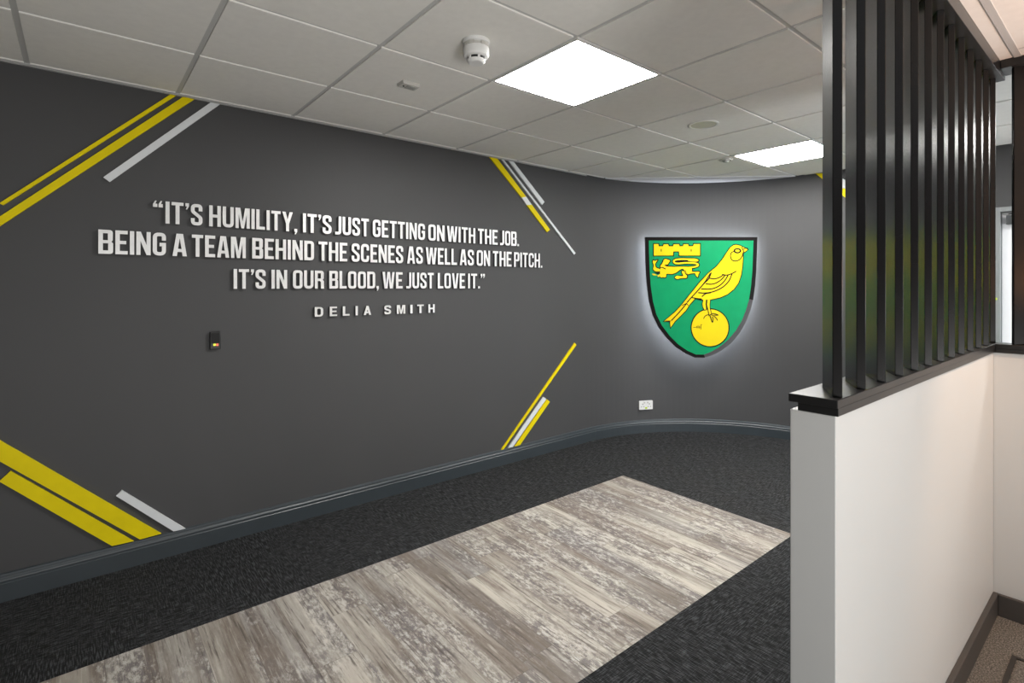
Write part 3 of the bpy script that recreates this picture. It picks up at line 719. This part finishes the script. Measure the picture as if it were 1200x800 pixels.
# castle
castle = zA([(150, 145), (220, 145), (226, 180), (295, 180), (303, 148), (372, 148), (384, 180), (452, 180), (460, 148), (543, 148), (552, 180), (608, 180), (614, 148), (685, 148), (693, 180), (765, 180), (773, 145), (870, 145), (870, 324), (548, 324), (542, 260), (455, 260), (449, 324), (150, 324)])
art('castle_outline', 'cblack', [[grow(castle, 5.0)]], 1)
ca = art('castle', 'cyellow', [[castle]], 2)
art('castle_slit', 'cblack', [[zA(rect(258, 222, 272, 262))], [zA(rect(726, 222, 740, 262))]], 3, ca)
# lion passant: body, limbs and tail are one silhouette made of overlapping pieces
lion = [zA(smooth([(255, 490), (290, 455), (340, 490), (450, 500), (560, 497), (680, 500), (735, 515), (745, 560), (725, 605), (660, 612), (630, 560), (600, 530), (555, 548), (500, 590), (430, 612), (350, 612), (335, 660), (300, 662), (250, 640)], 4)),
        zA(smooth([(285, 440), (300, 395), (330, 378), (365, 385), (402, 405), (380, 440), (365, 462), (320, 470), (275, 470)], 4)),
        zA(smooth([(145, 395), (165, 410), (205, 395), (185, 430), (170, 460), (185, 510), (240, 535), (252, 565), (180, 570), (140, 540), (150, 480), (135, 430)], 4)),
        zA(smooth([(125, 605), (165, 612), (215, 632), (262, 600), (335, 612), (340, 650), (315, 665), (290, 645), (270, 668), (240, 648), (215, 660), (205, 635), (140, 632)], 4)),
        zA(smooth([(585, 575), (625, 570), (640, 610), (668, 640), (655, 675), (580, 675), (520, 692), (478, 668), (510, 640), (560, 645), (608, 640)], 4)),
        zA(smooth([(730, 575), (790, 580), (862, 580), (845, 620), (835, 662), (805, 630), (790, 600), (725, 605)], 4)),
        zA(ribbon(smooth([(690, 512), (790, 500), (838, 480), (830, 455), (760, 440), (640, 438), (540, 448), (480, 440), (462, 415), (490, 390), (580, 380), (700, 382), (800, 385), (840, 405)], 5, False), 26)),
        zA(smooth([(690, 392), (790, 376), (845, 405), (800, 420), (700, 410)], 4))]
art('lion_outline', 'cblack', [[grow(l, 5.0)] for l in lion]+[[zA(smooth([(480, 410), (540, 392), (640, 398), (720, 405), (620, 415), (560, 430), (500, 432)], 4))]], 1)
li = art('lion', 'cyellow', [[l] for l in lion], 2)
art('lion_line', 'cblack', [[zA(ribbon([(250, 515), (285, 510), (335, 535)], 14))], [zA(ribbon([(335, 470), (365, 475), (378, 462)], 12))], [zA(ribbon([(268, 465), (285, 430), (300, 400)], 8))], [zA(ribbon([(640, 545), (650, 590), (675, 612)], 7))]], 3, li)
# ball
bc, br = (433.5, 583), 104
art('ball_outline', 'cblack', [[circle(*bc, br+3.5, 56)]], 1)
ba = art('ball', 'cyellow', [[circle(*bc, br-2.5, 56)]], 2)
art('ball_lacing', 'cblack', [[zD(ribbon([(125, 385), (158, 383)], 5))], [zD(ribbon([(165, 368), (165, 395)], 5))], [zD(ribbon([(180, 360), (180, 398)], 5))], [zD(ribbon([(195, 365), (195, 400)], 5))], [zD(ribbon([(228, 352), (214, 352), (214, 408)], 6))], [zD(ribbon([(160, 381), (214, 381)], 4))]], 3, ba)
# bird: head and body, with the beak, wing feathers and tail drawn on
body = zC([(575, 150), (545, 140), (510, 135), (470, 138), (430, 155), (395, 180)])
bird = ([(640, 152), (600, 131)]+[(576, 126), (560, 130), (545, 142), (528, 166), (505, 202), (470, 245), (425, 282), (378, 332), (335, 385), (310, 416), (276, 459), (240, 497), (180, 547), (213, 547), (216, 582), (240, 548), (300, 488), (320, 456), (352, 421), (400, 430), (440, 427), (490, 416), (530, 398), (565, 370), (590, 335), (605, 290), (612, 240), (615, 190), (614, 172)])
art('bird_outline', 'cblack', [[grow(bird, 4.6)]], 3)
bi = art('bird', 'cyellow', [[bird]], 4)
L_ = lambda pts, wd=6.0, sm=True: [ribbon(smooth(pts, 5, False) if sm else pts, wd)]
art('bird_line', 'cblack', [
    L_(zC([(128, 580), (190, 590), (255, 575), (320, 535)])), L_(zC([(340, 540), (290, 600), (220, 645), (150, 662), (80, 655)])),
    L_(zC([(380, 540), (330, 620), (250, 690), (150, 725), (20, 725)])), L_(zC([(432, 525), (390, 620), (310, 700), (200, 755), (80, 780), (-20, 775)])),
    L_(zC([(300, 530), (360, 540), (430, 520), (490, 487)])), L_(zC([(155, 505), (120, 590), (60, 650), (0, 718)])),
    L_(zB([(715, 0), (640, 120), (530, 250), (460, 325), (400, 395)])), L_(zB([(460, 325), (540, 340), (600, 345)])), L_(zB([(600, 315), (650, 275), (720, 262)])),
    L_(zB([(335, 432), (395, 405), (420, 435)]), 4, False), L_(zB([(400, 400), (300, 520), (190, 635)])), L_(zB([(185, 640), (110, 636)]), 3)], 5, bi)
art('bird_cheek', 'cblack', [L_(zC([(460, 222), (425, 240), (412, 285), (430, 335), (475, 352), (530, 335), (570, 285), (582, 235)]), 5.5)], 5, bi)
art('bird_eye', 'cblack', [[zC(circle(505, 214, 52, 28, 36)), zC(circle(505, 214, 30, 28, 18))[::-1]]], 5, bi)
art('beak_line', 'cblack', [L_(zC([(575, 155), (568, 175), (580, 195), (610, 180), (645, 178)]), 5), L_(zC([(578, 200), (590, 225), (582, 250)]), 5)], 5, bi)
leg1 = zD([(243, 62), (272, 62), (268, 110), (275, 175), (258, 180), (240, 150), (232, 110)]); leg2 = zD([(292, 62), (322, 62), (315, 120), (318, 165), (335, 222), (312, 240), (300, 170), (286, 120)])
art('leg_outline', 'cblack', [[grow(leg1, 4)], [grow(leg2, 4)]], 3)
for lg in (leg1, leg2): art('bird_leg', 'cyellow', [[lg]], 4)
art('bird_toe', 'cblack', [L_(zD([(312, 232), (280, 242), (258, 258), (246, 285)]), 4), L_(zD([(318, 240), (332, 280), (350, 325), (358, 285), (345, 260)]), 4), L_(zD([(335, 235), (370, 255), (400, 285), (408, 305)]), 4), L_(zD([(335, 225), (370, 222), (415, 240), (370, 240)]), 4)], 5)
# halo strip and stand-off posts behind the board
led = [((u-385)*0.93+385, (v-415)*0.93+415) for u, v in outer]
led2 = [((u-385)*0.90+385, (v-415)*0.90+415) for u, v in outer]
bm = nb(); prism(bm, [led, led2[::-1]], crest_pt(-.032), cn*.0035); obj('halo_light', bm, 'led', cr)
for u, v in ((150, 160), (620, 160), (385, 680)):
    bm = nb(); q0 = crest_pt(-.028)(u, v); k = Vector((q0.x-ACX, q0.y-ACY, 0)); ln = AR-k.length+.02
    prism(bm, [circle(u, v, 10, 12)], crest_pt(-.028), -cn*ln); obj('stand_off', bm, 'steel', cr)
